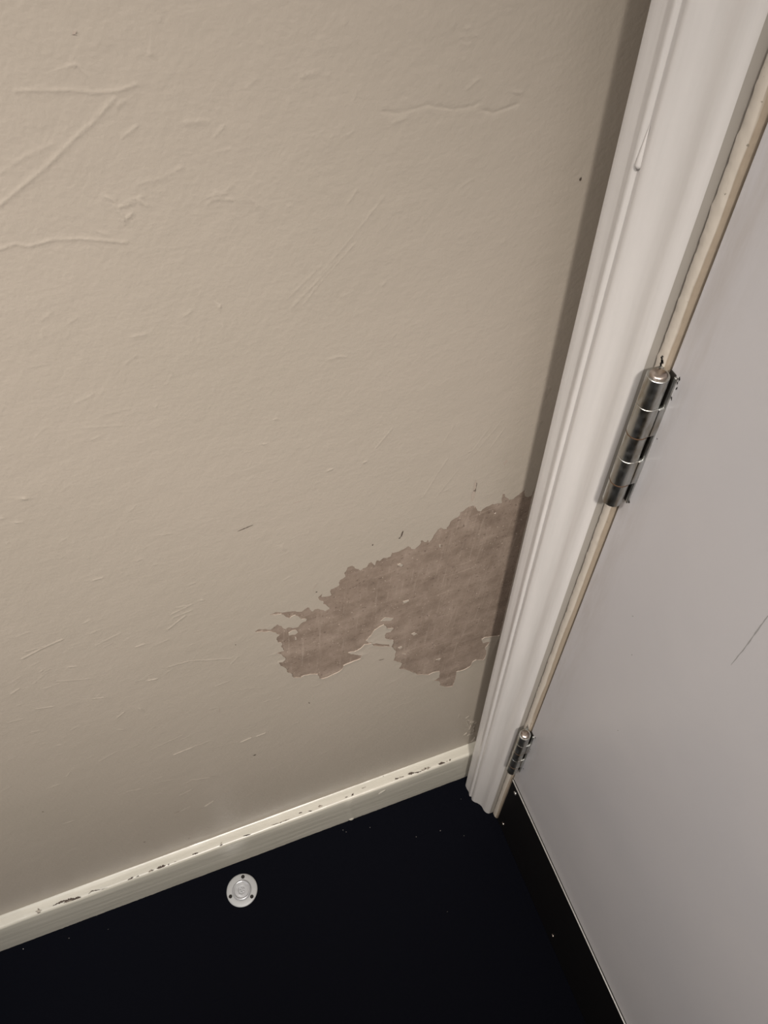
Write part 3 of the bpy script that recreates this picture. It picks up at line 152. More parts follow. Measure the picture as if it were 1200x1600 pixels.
# ------------------------------------------------------------------ materials
def new_mat(name):
    m = bpy.data.materials.new(name); m.use_nodes = True
    nt = m.node_tree; b = nt.nodes['Principled BSDF']
    return m, nt, b

def coords(nt, scale=(1, 1, 1), rot=(0, 0, 0)):
    tc = nt.nodes.new('ShaderNodeTexCoord'); mp = nt.nodes.new('ShaderNodeMapping')
    if any(rot): mp.vector_type = 'TEXTURE'; scale = tuple(1.0 / k for k in scale)
    mp.inputs['Scale'].default_value = scale; mp.inputs['Rotation'].default_value = rot
    nt.links.new(tc.outputs['Object'], mp.inputs['Vector'])
    return mp.outputs['Vector']

def noise_tex(nt, vec, scale, detail=3, rough=0.5):
    n = nt.nodes.new('ShaderNodeTexNoise')
    n.inputs['Scale'].default_value = scale; n.inputs['Detail'].default_value = detail; n.inputs['Roughness'].default_value = rough
    nt.links.new(vec, n.inputs['Vector'])
    return n.outputs['Fac']

def ramp(nt, fac, stops):
    r = nt.nodes.new('ShaderNodeValToRGB')
    els = r.color_ramp.elements
    while len(els) < len(stops): els.new(0.5)
    for e, (p, c) in zip(els, stops):
        e.position = p; e.color = (c[0], c[1], c[2], 1) if not isinstance(c, (int, float)) else (c, c, c, 1)
    nt.links.new(fac, r.inputs['Fac'])
    return r.outputs['Color']

def math_n(nt, op, a, b=None):
    m = nt.nodes.new('ShaderNodeMath'); m.operation = op
    for i, x in enumerate((a, b)):
        if x is None: continue
        if isinstance(x, (int, float)): m.inputs[i].default_value = x
        else: nt.links.new(x, m.inputs[i])
    return m.outputs[0]

def mix(nt, fac, a, b):
    m = nt.nodes.new('ShaderNodeMix'); m.data_type = 'RGBA'
    for s, x in ((m.inputs[0], fac), (m.inputs[6], a), (m.inputs[7], b)):
        if isinstance(x, (int, float)): s.default_value = x
        elif isinstance(x, tuple): s.default_value = (x[0], x[1], x[2], 1)
        else: nt.links.new(x, s)
    return m.outputs[2]

def bump(nt, b, layers):
    prev = None
    for h, dist, strength in layers:
        n = nt.nodes.new('ShaderNodeBump')
        n.inputs['Distance'].default_value = dist; n.inputs['Strength'].default_value = strength
        nt.links.new(h, n.inputs['Height'])
        if prev: nt.links.new(prev, n.inputs['Normal'])
        prev = n.outputs['Normal']
    nt.links.new(prev, b.inputs['Normal'])

def plain(name, color, rough=0.5, metal=0.0, spec=0.5):
    m, nt, b = new_mat(name)
    b.inputs['Base Color'].default_value = (*color, 1); b.inputs['Roughness'].default_value = rough
    b.inputs['Metallic'].default_value = metal; b.inputs['Specular IOR Level'].default_value = spec
    return m, nt, b

# cream wall paint: roller texture, diagonal brush strokes, gentle undulation
M_wall, nt, b = plain('cream_wall_paint', (0.362, 0.312, 0.26), 0.40, 0, 0.45)
v0 = coords(nt)
vd = coords(nt, (60, 60, 9), (0, math.radians(38), 0))
vh = coords(nt, (14, 14, 70), (0, math.radians(-8), 0))
tone = ramp(nt, noise_tex(nt, v0, 5, 3), [(0.35, (0.320, 0.280, 0.233)), (0.65, (0.338, 0.294, 0.247))])
nt.links.new(tone, b.inputs['Base Color'])
bump(nt, b, [(noise_tex(nt, v0, 9, 2), 0.006, 0.15), (noise_tex(nt, vd, 3.0, 3), 0.0008, 0.17),
             (noise_tex(nt, vh, 1.3, 3), 0.0012, 0.16), (noise_tex(nt, v0, 420, 2), 0.0004, 0.35), (noise_tex(nt, v0, 90, 3), 0.0008, 0.25)])

# bare brown plaster under the paint
M_plaster, nt, b = plain('bare_brown_plaster', (0.25, 0.19, 0.15), 0.75, 0, 0.25)
v0 = coords(nt); vv = coords(nt, (150, 150, 9), (0, math.radians(6), 0)); vh = coords(nt, (8, 8, 120), (0, math.radians(-3), 0))
c = ramp(nt, noise_tex(nt, v0, 45, 6, 0.65), [(0.3, (0.140, 0.104, 0.080)), (0.5, (0.200, 0.153, 0.121)), (0.72, (0.262, 0.207, 0.168))])
c = mix(nt, ramp(nt, noise_tex(nt, vv, 3.0, 4), [(0.56, 0.0), (0.78, 0.35)]), c, (0.36, 0.295, 0.245))
c = mix(nt, ramp(nt, noise_tex(nt, vh, 2.2, 4), [(0.60, 0.0), (0.76, 0.3)]), c, (0.42, 0.345, 0.285))
c = mix(nt, ramp(nt, noise_tex(nt, v0, 600, 2), [(0.68, 0.0), (0.74, 0.7)]), c, (0.5, 0.42, 0.35))
c = mix(nt, ramp(nt, noise_tex(nt, v0, 380, 2), [(0.30, 0.7), (0.37, 0.0)]), c, (0.10, 0.07, 0.055))
nt.links.new(c, b.inputs['Base Color'])
bump(nt, b, [(noise_tex(nt, v0, 300, 4), 0.0004, 0.5), (noise_tex(nt, vv, 3, 3), 0.0004, 0.4)])

M_chip, nt, b = plain('dark_chip', (0.07, 0.052, 0.042), 0.8, 0, 0.2)
M_smear, nt, b = plain('grey_scuff', (0.33, 0.275, 0.23), 0.6, 0, 0.3)
M_under, nt, b = plain('grey_undercoat', (0.21, 0.18, 0.15), 0.7, 0, 0.2)
c = ramp(nt, noise_tex(nt, coords(nt), 500, 3), [(0.42, (0.09, 0.07, 0.055)), (0.56, (0.34, 0.30, 0.25))])
nt.links.new(c, b.inputs['Base Color'])

# glossy off-white wood paint of the skirting
M_base, nt, b = plain('cream_gloss_paint', (0.60, 0.55, 0.455), 0.32, 0, 0.5)
v0 = coords(nt); vl = coords(nt, (4, 60, 60))
c = ramp(nt, noise_tex(nt, vl, 2.0, 4), [(0.35, (0.43, 0.405, 0.345)), (0.7, (0.50, 0.47, 0.405))])
nt.links.new(c, b.inputs['Base Color'])
bump(nt, b, [(noise_tex(nt, vl, 2.2, 3), 0.0012, 0.35), (noise_tex(nt, v0, 60, 3), 0.0008, 0.3)])

# white gloss of architrave
M_trim, nt, b = plain('white_gloss_paint', (0.66, 0.60, 0.55), 0.33, 0, 0.5)
v0 = coords(nt); vl = coords(nt, (90, 90, 5))
c = ramp(nt, noise_tex(nt, vl, 1.6, 4), [(0.3, (0.51, 0.485, 0.465)), (0.7, (0.56, 0.53, 0.51))])
c = mix(nt, ramp(nt, noise_tex(nt, v0, 260, 1), [(0.15, 0.8), (0.18, 0.0)]), c, (0.30, 0.26, 0.22))
nt.links.new(c, b.inputs['Base Color'])
bump(nt, b, [(noise_tex(nt, vl, 1.8, 3), 0.0010, 0.35), (noise_tex(nt, v0, 120, 2), 0.0004, 0.25)])

# older yellower paint on the frame, browned at the hinge edge
M_jamb, nt, b = plain('yellowed_frame_paint', (0.60, 0.52, 0.43), 0.36, 0, 0.5)
v0 = coords(nt); vl = coords(nt, (200, 200, 12))
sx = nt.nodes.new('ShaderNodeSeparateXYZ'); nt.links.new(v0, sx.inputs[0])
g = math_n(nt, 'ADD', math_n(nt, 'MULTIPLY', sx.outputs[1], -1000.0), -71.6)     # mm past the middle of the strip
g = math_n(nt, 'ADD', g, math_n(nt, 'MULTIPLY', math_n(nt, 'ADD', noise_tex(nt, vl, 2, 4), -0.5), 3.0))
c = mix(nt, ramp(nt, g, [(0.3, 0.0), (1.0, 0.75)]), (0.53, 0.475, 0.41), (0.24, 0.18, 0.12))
spk = ramp(nt, noise_tex(nt, v0, 420, 3), [(0.24, 0.9), (0.29, 0.0)])
c = mix(nt, spk, c, (0.20, 0.17, 0.13))
nt.links.new(c, b.inputs['Base Color'])
bump(nt, b, [(noise_tex(nt, v0, 160, 4), 0.0008, 0.5)])

# door leaf laminate, slightly soiled beside the hinges
M_door, nt, b = plain('pale_door_laminate', (0.57, 0.53, 0.515), 0.38, 0, 0.5)
v0 = coords(nt); vl = coords(nt, (60, 60, 8))
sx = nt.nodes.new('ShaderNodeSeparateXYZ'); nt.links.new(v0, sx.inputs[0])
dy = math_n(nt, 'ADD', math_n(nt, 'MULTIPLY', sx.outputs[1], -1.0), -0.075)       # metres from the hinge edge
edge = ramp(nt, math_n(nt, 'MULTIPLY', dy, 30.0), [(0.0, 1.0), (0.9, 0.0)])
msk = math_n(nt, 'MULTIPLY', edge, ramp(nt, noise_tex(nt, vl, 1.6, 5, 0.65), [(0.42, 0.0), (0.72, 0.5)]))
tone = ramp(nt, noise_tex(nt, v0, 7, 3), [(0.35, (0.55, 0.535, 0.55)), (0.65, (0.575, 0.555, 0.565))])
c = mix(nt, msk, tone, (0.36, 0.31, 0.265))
nt.links.new(c, b.inputs['Base Color'])
bump(nt, b, [(noise_tex(nt, v0, 11, 2), 0.004, 0.12), (noise_tex(nt, v0, 500, 2), 0.0002, 0.2)])
M_edge_shade, nt, b = plain('painted_edge_shade', (0.30, 0.275, 0.245), 0.45, 0, 0.4)  # shade on the architrave's inner edge, painted as a darker grey
M_scratch, nt, b = plain('grey_scratch', (0.30, 0.29, 0.285), 0.5)

M_floor, nt, b = plain('black_vinyl', (0.003, 0.003, 0.005), 0.65, 0, 0.03)
v0 = coords(nt)
c = mix(nt, ramp(nt, noise_tex(nt, v0, 330, 2), [(0.78, 0.0), (0.82, 0.25)]), (0.0022, 0.0025, 0.0046), (0.05, 0.045, 0.05))
nt.links.new(c, b.inputs['Base Color'])
bump(nt, b, [(noise_tex(nt, v0, 350, 3), 0.0004, 0.3)])
M_kick, nt, b = plain('black_kick_plate', (0.006, 0.0055, 0.0058), 0.5, 0, 0.08)
M_alu, nt, b = plain('pale_metal_edge', (0.62, 0.60, 0.57), 0.35, 0.85)
M_dirt_shade, nt, b = plain('black_grime_and_shade', (0.018, 0.015, 0.013), 0.7, 0, 0.2)  # grime flecks, and the painted shade in the hinge recesses
M_gap, nt, b = plain('raw_dark_core', (0.03, 0.025, 0.02), 0.9, 0, 0.1)

M_steel, nt, b = plain('worn_steel', (0.50, 0.50, 0.48), 0.36, 1.0)
v0 = coords(nt); vz = coords(nt, (300, 300, 60))
st = noise_tex(nt, vz, 1.0, 4)
c = ramp(nt, st, [(0.32, (0.30, 0.26, 0.20)), (0.5, (0.47, 0.47, 0.45)), (0.7, (0.56, 0.57, 0.56))])
nt.links.new(c, b.inputs['Base Color'])
nt.links.new(ramp(nt, noise_tex(nt, v0, 300, 3), [(0.3, 0.30), (0.7, 0.42)]), b.inputs['Roughness'])
M_pin, nt, b = plain('dull_pin_steel', (0.40, 0.34, 0.30), 0.30, 1.0)
M_rust, nt, b = plain('rusty_pin', (0.10, 0.055, 0.03), 0.7, 0.3)
M_disc, nt, b = plain('brushed_silver', (0.40, 0.40, 0.40), 0.5, 0.25)
v0 = coords(nt)
bump(nt, b, [(noise_tex(nt, v0, 900, 2), 0.0002, 0.5)])
M_disc2, nt, b = plain('polished_silver', (0.42, 0.42, 0.43), 0.3, 0.35)
bump(nt, b, [(noise_tex(nt, coords(nt), 500, 2), 0.0004, 0.6)])
M_flake, nt, b = plain('paint_crumb', (0.45, 0.42, 0.38), 0.7)
M_ceil, nt, b = plain('white_ceiling', (0.45, 0.42, 0.39), 0.8)

# ------------------------------------------------------------------ room shell
bm = bmesh.new(); add_box(bm, (-2.3, -2.4, -0.06), (0.12, 0.12, 0.0))
struct(obj('floor', bm, M_floor), 'smooth black vinyl floor', 'floor')
bm = bmesh.new(); add_box(bm, (-2.3, -2.4, 2.4), (0.12, 0.12, 2.46))
struct(obj('ceiling', bm, M_ceil), 'plain off-white ceiling', 'ceiling')
bm = bmesh.new(); add_box(bm, (-2.3, -2.46, 0.0), (0.12, -2.4, 2.4))
struct(obj('wall_back', bm, M_ceil), 'plain wall behind the viewer', 'wall')
bm = bmesh.new(); add_box(bm, (-2.36, -2.4, 0.0), (-2.3, 0.12, 2.4))
struct(obj('wall_far', bm, M_ceil), 'plain wall opposite the door', 'wall')

DOOR_Y0, DOOR_Y1, DOOR_H = -0.0757, -0.8377, 1.985
bm = bmesh.new()
add_box(bm, (0.0, -0.050, 0.0), (0.12, 0.12, 2.4))
add_box(bm, (0.0, -2.4, 0.0), (0.12, DOOR_Y1 - 0.026, 2.4))
add_box(bm, (0.0, DOOR_Y1 - 0.026, 2.02), (0.12, -0.050, 2.4))
struct(obj('wall_right', bm, M_wall), 'cream painted wall around the door opening', 'wall')

# ---- the painted wall: one sheet with relief, and the hole where the paint has come away
def pip(pts, poly):
    x, y = pts[:, 0], pts[:, 1]; inside = np.zeros(len(pts), bool)
    P = np.array(poly); Q = np.roll(P, -1, axis=0)
    for (x1, y1), (x2, y2) in zip(P, Q):
        if y1 == y2: continue
        c = ((y1 > y) != (y2 > y)) & (x < (x2 - x1) * (y - y1) / (y2 - y1) + x1)
        inside ^= c
    return inside

def seg_dist(pts, a, b):
    a = np.array(a); b = np.array(b); d = b - a; L = d @ d
    t = np.clip(((pts - a) @ d) / max(L, 1e-9), 0, 1)
    return np.hypot(*(pts - a - t[:, None] * d).T), t

def roughen(poly, amp, rnd, skip_x=-2.0):
    for _ in range(2):
        out = []
        for a, b in zip(poly, poly[1:] + poly[:1]):
            out.append(a)
            dx, dy = b[0] - a[0], b[1] - a[1]; L = math.hypot(dx, dy)
            if L > 1.0 and not (a[0] > skip_x and b[0] > skip_x):
                k = rnd.uniform(-amp, amp) * min(L, 5); t = rnd.uniform(0.35, 0.65)
                out.append([a[0] + dx * t - dy / L * k, a[1] + dy * t + dx / L * k])
        poly = out
    return poly

rnd = random.Random(5)
patch = roughen([list(p) for p in PATCH], 0.13, rnd)
holes = [roughen([list(p) for p in h], 0.10, rnd) for h in HOLES]
isles = [roughen([list(p) for p in h], 0.10, rnd) for h in ISLANDS]
loops = [patch] + holes + isles
X0, X1, Z0, Z1 = -2300.0, 0.0, 0.0, 2400.0
pts = []; edges = []
for lp in loops:
    s = len(pts); pts += [tuple(p) for p in lp]
    edges += [(s + i, s + (i + 1) % len(lp)) for i in range(len(lp))]
s = len(pts)
pts += [(X0, Z0), (X1, Z0), (X1, Z1), (X0, Z1)]
edges += [(s, s+1), (s+1, s+2), (s+2, s+3), (s+3, s)]
extra = []
for x in np.arange(-900, -4, 12.0):
    for z in np.arange(70, 1250, 12.0): extra.append((x + rnd.uniform(-3, 3), z + rnd.uniform(-3, 3)))
for x in np.arange(-2250, -900, 150.0):
    for z in np.arange(60, 2390, 150.0): extra.append((x, z))
for x in np.arange(-880, -10, 120.0):
    for z in np.arange(1280, 2390, 120.0): extra.append((x, z))
for pl, w, h in RELIEF:
    for a, b in zip(pl, pl[1:]):
        dx, dz = b[0] - a[0], b[1] - a[1]; L = math.hypot(dx, dz) or 1.0
        nx, nz = (-dz / L, dx / L) if math.hypot(dx, dz) > 0 else (0, 1)
        n = max(1, int(L / max(w, 1.2)))
        for i in range(-1, n + 2):
            t = i / n
            for k in (-2.0, -1.1, -0.6, -0.3, 0.0, 0.3, 0.6, 1.1, 2.0):
                extra.append((a[0] + dx * t + nx * w * k + rnd.uniform(-.05, .05), a[1] + dz * t + nz * w * k + rnd.uniform(-.05, .05)))
for lp in [patch] + holes:
    for a, b in zip(lp, lp[1:] + lp[:1]):
        if a[0] > -2 and b[0] > -2: continue
        dx, dz = b[0] - a[0], b[1] - a[1]; L = math.hypot(dx, dz) or 1.0
        for k in (-5.5, -3.2, -1.7, -0.8, 0.8, 1.7, 3.2, 5.5):
            extra.append(((a[0] + b[0]) / 2 - dz / L * k + rnd.uniform(-.2, .2), (a[1] + b[1]) / 2 + dx / L * k + rnd.uniform(-.2, .2)))
E_ = np.array(extra)
keep = (E_[:, 0] < X1 - 0.8) & (E_[:, 0] > X0 + 1) & (E_[:, 1] > Z0 + 1) & (E_[:, 1] < Z1 - 1)
keep &= ~pip(E_, patch) 
# keep one point per 0.45 mm cell so no sliver is too thin
seen = set(); pts_e = []
for p in E_[keep]:
    key = (round(p[0] / 0.45), round(p[1] / 0.45))
    if key in seen: continue
    seen.add(key); pts_e.append((float(p[0]), float(p[1])))
res = delaunay_2d_cdt([Vector(p) for p in pts + pts_e], edges, [], 0, 1e-4)
V = np.array([tuple(v) for v in res[0]]); Fc = [f for f in res[2]]
cent = np.array([V[list(f)].mean(axis=0) for f in Fc])
drop = pip(cent, patch)
for h in isles: drop &= ~pip(cent, h)
for h in holes: drop |= pip(cent, h)
Fc = [f for f, d in zip(Fc, drop) if not d]
H = np.zeros(len(V))
for pl, w, h in RELIEF:
    w = w * 0.55 if w > 1 else w * 0.7
    P = np.array(pl); lo = P.min(axis=0) - 3 * w; hi = P.max(axis=0) + 3 * w
    idx = np.where((V[:, 0] > lo[0]) & (V[:, 0] < hi[0]) & (V[:, 1] > lo[1]) & (V[:, 1] < hi[1]))[0]
    if not len(idx): continue
    best = np.full(len(idx), 1e9)
    for a, b in zip(pl, pl[1:]):
        d, t = seg_dist(V[idx], a, b); best = np.minimum(best, d)
    g = np.exp(-(best / w) ** 2)
    hh = h * (0.30 + 0.36 * abs(h)) * g
    H[idx] = np.where(np.abs(H[idx]) > np.abs(hh), H[idx], hh)
near = np.where((V[:, 0] > -330) & (V[:, 1] > 150) & (V[:, 1] < 480))[0]
best = np.full(len(near), 1e9)
for lp in [patch] + holes:
    for a, b in zip(lp, lp[1:] + lp[:1]):
        if a[0] > -2 and b[0] > -2: continue
        d, t = seg_dist(V[near], a, b); best = np.minimum(best, d)
for i, d in zip(near, best):
    if d < 12:
        x, z = V[i]
        k = 0.5 + 0.5 * noise.noise(Vector((x * 0.05, z * 0.05, 3.1)))
        k2 = max(0.0, 0.5 + noise.noise(Vector((x * 0.16, z * 0.16, 9.1))))
        H[i] += (0.10 + 0.45 * k * k2) * math.exp(-(d / 2.6) ** 2)
bm = bmesh.new()
bv = [bm.verts.new((x / 1000, -h / 1000, z / 1000)) for (x, z), h in zip(V, H)]
for f in Fc:
    try: bm.faces.new([bv[i] for i in f])
    except ValueError: pass
for v in [v for v in bm.verts if not v.link_faces]: bm.verts.remove(v)
bmesh.ops.recalc_face_normals(bm, faces=bm.faces)
if sum(f.normal.y for f in bm.faces) > 0: bmesh.ops.reverse_faces(bm, faces=bm.faces)
# thickness of the broken paint edge
be = [e for e in bm.edges if e.is_boundary and not (abs(e.verts[0].co.x) < 1e-5 and abs(e.verts[1].co.x) < 1e-5)
      and -0.4 < e.verts[0].co.x and 0.1 < e.verts[0].co.z < 0.6]
ret = bmesh.ops.extrude_edge_only(bm, edges=be)
for v in [g for g in ret['geom'] if isinstance(g, bmesh.types.BMVert)]: v.co.y = max(v.co.y + 0.0005, v.co.y * 0.5 + 0.0004) if v.co.y < -0.0006 else 0.0005
for f in bm.faces:
    if abs(f.normal.y) < 0.35 and f.calc_area() < 2e-5 and any(v.co.y > 0.00005 for v in f.verts): f.material_index = 2
add_box(bm, (X0 / 1000, 0.0012, 0.0), (0.0, 0.12, 2.4))
# scuffs, chips on the paint
for k, (pl, w, kind) in enumerate(MARKS):
    blob(bm, pl, w, lambda u, v: Vector((u / 1000, -0.00022 - 0.00002 * kind, v / 1000)), 100 + k, mat=1 + kind, step=0.8)
wall = obj('wall_left', bm, [M_wall, M_chip, M_smear], smooth='keep')
wall.data.set_sharp_from_angle(angle=math.radians(50))
struct(wall, 'scuffed cream painted wall with a brown peeled patch low by the door frame', 'wall')

bm = bmesh.new()
lo = np.array(patch).min(axis=0) - 6; hi = np.array(patch).max(axis=0) + 6
nx_, nz_ = 120, 90
g = [[bm.verts.new(((lo[0] + (min(hi[0], -0.5) - lo[0]) * i / nx_) / 1000, 0.00042 + 0.00008 * noise.noise(Vector((i * 0.2, j * 0.2, 0))), (lo[1] + (hi[1] - lo[1]) * j / nz_) / 1000)) for j in range(nz_ + 1)] for i in range(nx_ + 1)]
for i in range(nx_):
    for j in range(nz_): bm.faces.new((g[i][j], g[i+1][j], g[i+1][j+1], g[i][j+1]))
obj('bare_plaster', bm, M_plaster, wall, 'ragged patch of bare brown plaster where paint has peeled off', smooth=60)

# ------------------------------------------------------------------ skirting board
HB, TB = 80.7, 13.1
prof = [(0.9, 0.0)]
base_prof = [(-TB, 0.0), (-TB - .2, 8), (-TB - 0.1, 30), (-TB + 0.1, 60), (-TB, HB - 3.2), (-TB + 0.5, HB - 1.4), (-TB + 1.7, HB - 0.35), (-TB + 3.2, HB), (-6.0, HB + 0.25), (-2.0, HB + 0.6), (-0.2, HB + 1.3), (1.0, HB + 2.2), (1.0, 0.0)]
xs = [-2300, -1600, -1200] + list(np.arange(-1000, -1, 3.0)) + [0.0]
bm = bmesh.new(); rows = []
for x in xs:
    wv = 0.5 * noise.noise(Vector((x * 0.012, 0, 0))) + 0.22 * noise.noise(Vector((x * 0.07, 5, 0)))
    row = []
    for k, (y, z) in enumerate(base_prof):
        yy, zz = y, z
        if 1 <= k <= 6: yy += 0.35 * noise.noise(Vector((x * 0.02, z * 0.05, 2)))
        if 3 <= k <= 8: zz += 0.45 * noise.noise(Vector((x * 0.06, 1, 0))) + 0.3 * wv
        if k == 0: yy += -0.5 * abs(noise.noise(Vector((x * 0.15, 8, 0)))) - 0.3 * wv
        if k in (9, 10, 11): zz += 0.5 * noise.noise(Vector((x * 0.05, 4, 0)))
        if -171.5 < x < -165 and 1 <= k <= 4: yy -= 0.45
        row.append(bm.verts.new((x / 1000, yy / 1000, zz / 1000)))
    rows.append(row)
for a, b2 in zip(rows, rows[1:]):
    for k in range(len(a)): bm.faces.new((a[k], b2[k], b2[(k+1) % len(a)], a[(k+1) % len(a)]))
bm.faces.new(rows[0]); bm.faces.new(rows[-1])
# drip at the foot of the joint
r = bmesh.ops.create_uvsphere(bm, u_segments=16, v_segments=10, radius=1)
for v in r['verts']: v.co = Vector((-0.1685 + v.co.x * 0.0034, -0.0132 + v.co.y * 0.0016, 0.0036 + v.co.z * 0.0034))
r = bmesh.ops.create_uvsphere(bm, u_segments=16, v_segments=10, radius=1)
for v in r['verts']: v.co = Vector((-0.127 + v.co.x * 0.004 + v.co.z*0.003, -0.0129 + v.co.y * 0.0009, 0.0640 + v.co.z * 0.0045))
for k, (pl, w) in enumerate(BCHIPS):
    blob(bm, pl, w * 0.85, lambda u, v: Vector((u / 1000, min(-0.4, max(v, -TB + 1.4)) / 1000, 0.0812 + 0.00055 * max(0, (v + TB) / TB))), 300 + k, mat=1 if k % 3 else 2, jag=0.75, step=0.8)
for k, (pl, w) in enumerate(BCRACK):
    blob(bm, pl, w, lambda u, v: Vector((u / 1000, -0.0005, (HB + 2.4 - v * 0.1) / 1000)), 400 + k, mat=1, jag=0.8, step=2)
base = obj('baseboard_left', bm, [M_base, M_chip, M_under], smooth=45)
struct(base, 'cream gloss skirting board with chipped top edge along the cream wall', 'skirting board')

# ------------------------------------------------------------------ architraves and frame
ARCH = [(2.0, -22.6), (-16.6, -22.6), (-17.7, -23.0), (-18.0, -24.2), (-17.9, -28), (-17.3, -31.2), (-17.3, -32.6), (-18.2, -35.4), (-18.5, -37.1), (-18.1, -37.9), (-16.7, -38.6), (-16.6, -39.6), (-17.6, -41.8), (-17.2, -44.0), (-15.4, -46.4), (-12.6, -48.8), (-10.4, -51.4), (-9.2, -54.0), (-8.8, -56.5), (-8.6, -59.0), (-8.0, -61.5), (-6.6, -63.8), (-5.0, -65.1), (-3.7, -65.6), (2.5, -65.4)]
def arch_mesh(mirror=None):
    bm = bmesh.new(); rows = []
    zs = [0.0] + list(np.arange(6, 1260, 9.0)) + [1500, 1800, 2075]
    for z in zs:
        row = []
        for k, (x, y) in enumerate(ARCH):
            xx = x + (0.18 * noise.noise(Vector((y * 0.25, z * 0.012, 1))) if 2 < k < 24 else 0)
            yy = y + (0.25 * noise.noise(Vector((x * 0.1, z * 0.02, 6 + (k > 12)))) if 2 < k < 25 else 0)
            zz = z + (1.2 * noise.noise(Vector((x * 0.3, y * 0.3, 0))) if z == 0 else 0)
            if z == 0: zz = max(zz, 0)
            if mirror is not None: yy = mirror - yy
            row.append(bm.verts.new((xx / 1000, yy / 1000, zz / 1000)))
        rows.append(row)
    for a, b2 in zip(rows, rows[1:]):
        for k in range(len(a) - 1): bm.faces.new((a[k], b2[k], b2[k+1], a[k+1]))
        bm.faces.new((a[-1], b2[-1], b2[0], a[0]))
    bm.faces.new(rows[0]); bm.faces.new(rows[-1])
    bm.faces.ensure_lookup_table()
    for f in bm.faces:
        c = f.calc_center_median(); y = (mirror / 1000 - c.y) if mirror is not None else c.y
        if len(f.verts) == 4 and y < -0.0650 and c.x > -0.0030: f.material_index = 1  # inner edge faces get the painted shade
    return bm
bm = arch_mesh()
# a run of paint that set in a drip on the bead
r = bmesh.ops.create_uvsphere(bm, u_segments=14, v_segments=14, radius=1)
for v in r['verts']:
    zz = v.co.z; t = 1.0 if zz < 0 else 1.0 - 0.75 * zz
    v.co = Vector((-0.0168 + v.co.x * 0.0019 * t, -0.0392 + v.co.y * 0.0017 * t, 0.8365 + (zz * 0.0022 if zz < 0 else zz * 0.016)))
struct(obj('trim_1', bm, [M_trim, M_edge_shade], smooth=40), 'white gloss moulded architrave standing in the corner beside the hinges', 'architrave')
MIR = (DOOR_Y0 + DOOR_Y1) * 1000
struct(obj('trim_2', arch_mesh(MIR), [M_trim, M_edge_shade], smooth=40), 'white gloss moulded architrave on the lock side of the door', 'architrave')
bm = bmesh.new(); add_box(bm, (-0.0182, MIR / 1000 + 0.0226, 2.030), (0.0, -0.0226, 2.0755), 0.004)
struct(obj('trim_3', bm, M_trim), 'white gloss architrave across the top of the door', 'architrave')

def jamb_mesh(mirror=None):
    bm = bmesh.new(); rows = []
    rz = random.Random(3)
    zs = [0.0] + list(np.arange(2.5, 1200, 2.5)) + [1500, 2020]
    for z in zs:
        j = 0.8 * noise.noise(Vector((0, 0, z * 0.05))) + 0.8 * noise.noise(Vector((3, 0, z * 0.22)))
        sec = [(100, -52), (2.6, -52), (2.6, -65.8 - j * 1.2), (1.5, -66.2 - j * 1.2), (1.0, -67.0 - j), (1.0, -70.6), (1.7, -72.9), (2.6, -73.8), (4.6, -74.2), (100, -74.2)]
        rows.append([bm.verts.new((x / 1000, ((mirror - y) if mirror is not None else y) / 1000, z / 1000)) for x, y in sec])
    for a, b2 in zip(rows, rows[1:]):
        for k in range(len(a)): bm.faces.new((a[k], b2[k], b2[(k+1) % len(a)], a[(k+1) % len(a)]))
    bm.faces.new(rows[0]); bm.faces.new(rows[-1])
    return bm
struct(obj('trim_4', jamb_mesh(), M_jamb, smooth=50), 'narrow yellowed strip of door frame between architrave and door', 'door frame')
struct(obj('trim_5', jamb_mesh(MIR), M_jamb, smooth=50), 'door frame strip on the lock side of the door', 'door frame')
bm = bmesh.new(); add_box(bm, (0.0026, DOOR_Y1 + 0.001, DOOR_H + 0.004), (0.1, DOOR_Y0 - 0.001, 2.029))
struct(obj('trim_6', bm, M_jamb), 'head of the door frame above the door', 'door frame')

# ------------------------------------------------------------------ door
KP = 158.7
bm = bmesh.new(); add_box(bm, (0.003, DOOR_Y1, 0.004), (0.043, DOOR_Y0, DOOR_H), 0.0007)
for k, (pl, w) in enumerate([([(-183.2, 648.6), (-183.3, 666.0), (-182.4, 699.5)], 0.3), ([(-150, 480), (-150.6, 482)], 0.3), ([(-131, 560), (-131, 561.5)], 0.35), ([(-118, 588), (-119, 590)], 0.3)]):
    blob(bm, pl, w, lambda u, v: Vector((0.0029, u / 1000, v / 1000)), 500 + k, mat=1, jag=0.5, step=2.5)
door = obj('door_1', bm, [M_door, M_scratch], smooth=30)
struct(door, 'plain pale grey white door with black kick plate along its foot', 'door')
bm = bmesh.new(); add_box(bm, (0.0019, DOOR_Y1 + 0.001, 0.0045), (0.0036, DOOR_Y0 - 0.0008, KP / 1000 - 0.0012), 0.0003)
kick = obj('kick_plate', bm, M_kick, door, 'black kick plate across the foot of the door')
bm = bmesh.new(); add_box(bm, (0.0012, DOOR_Y1 + 0.001, KP / 1000 - 0.0012), (0.0036, DOOR_Y0 - 0.0008, KP / 1000 + 0.0003), 0.0002)
obj('edge_strip', bm, M_alu, door, 'thin pale metal edging on top of the kick plate')
bm = bmesh.new(); add_box(bm, (0.0024, DOOR_Y1 + 0.001, KP / 1000 + 0.0003), (0.0036, DOOR_Y0 - 0.0008, KP / 1000 + 0.0014), 0.0001)
obj('seal_line', bm, M_dirt_shade, door)
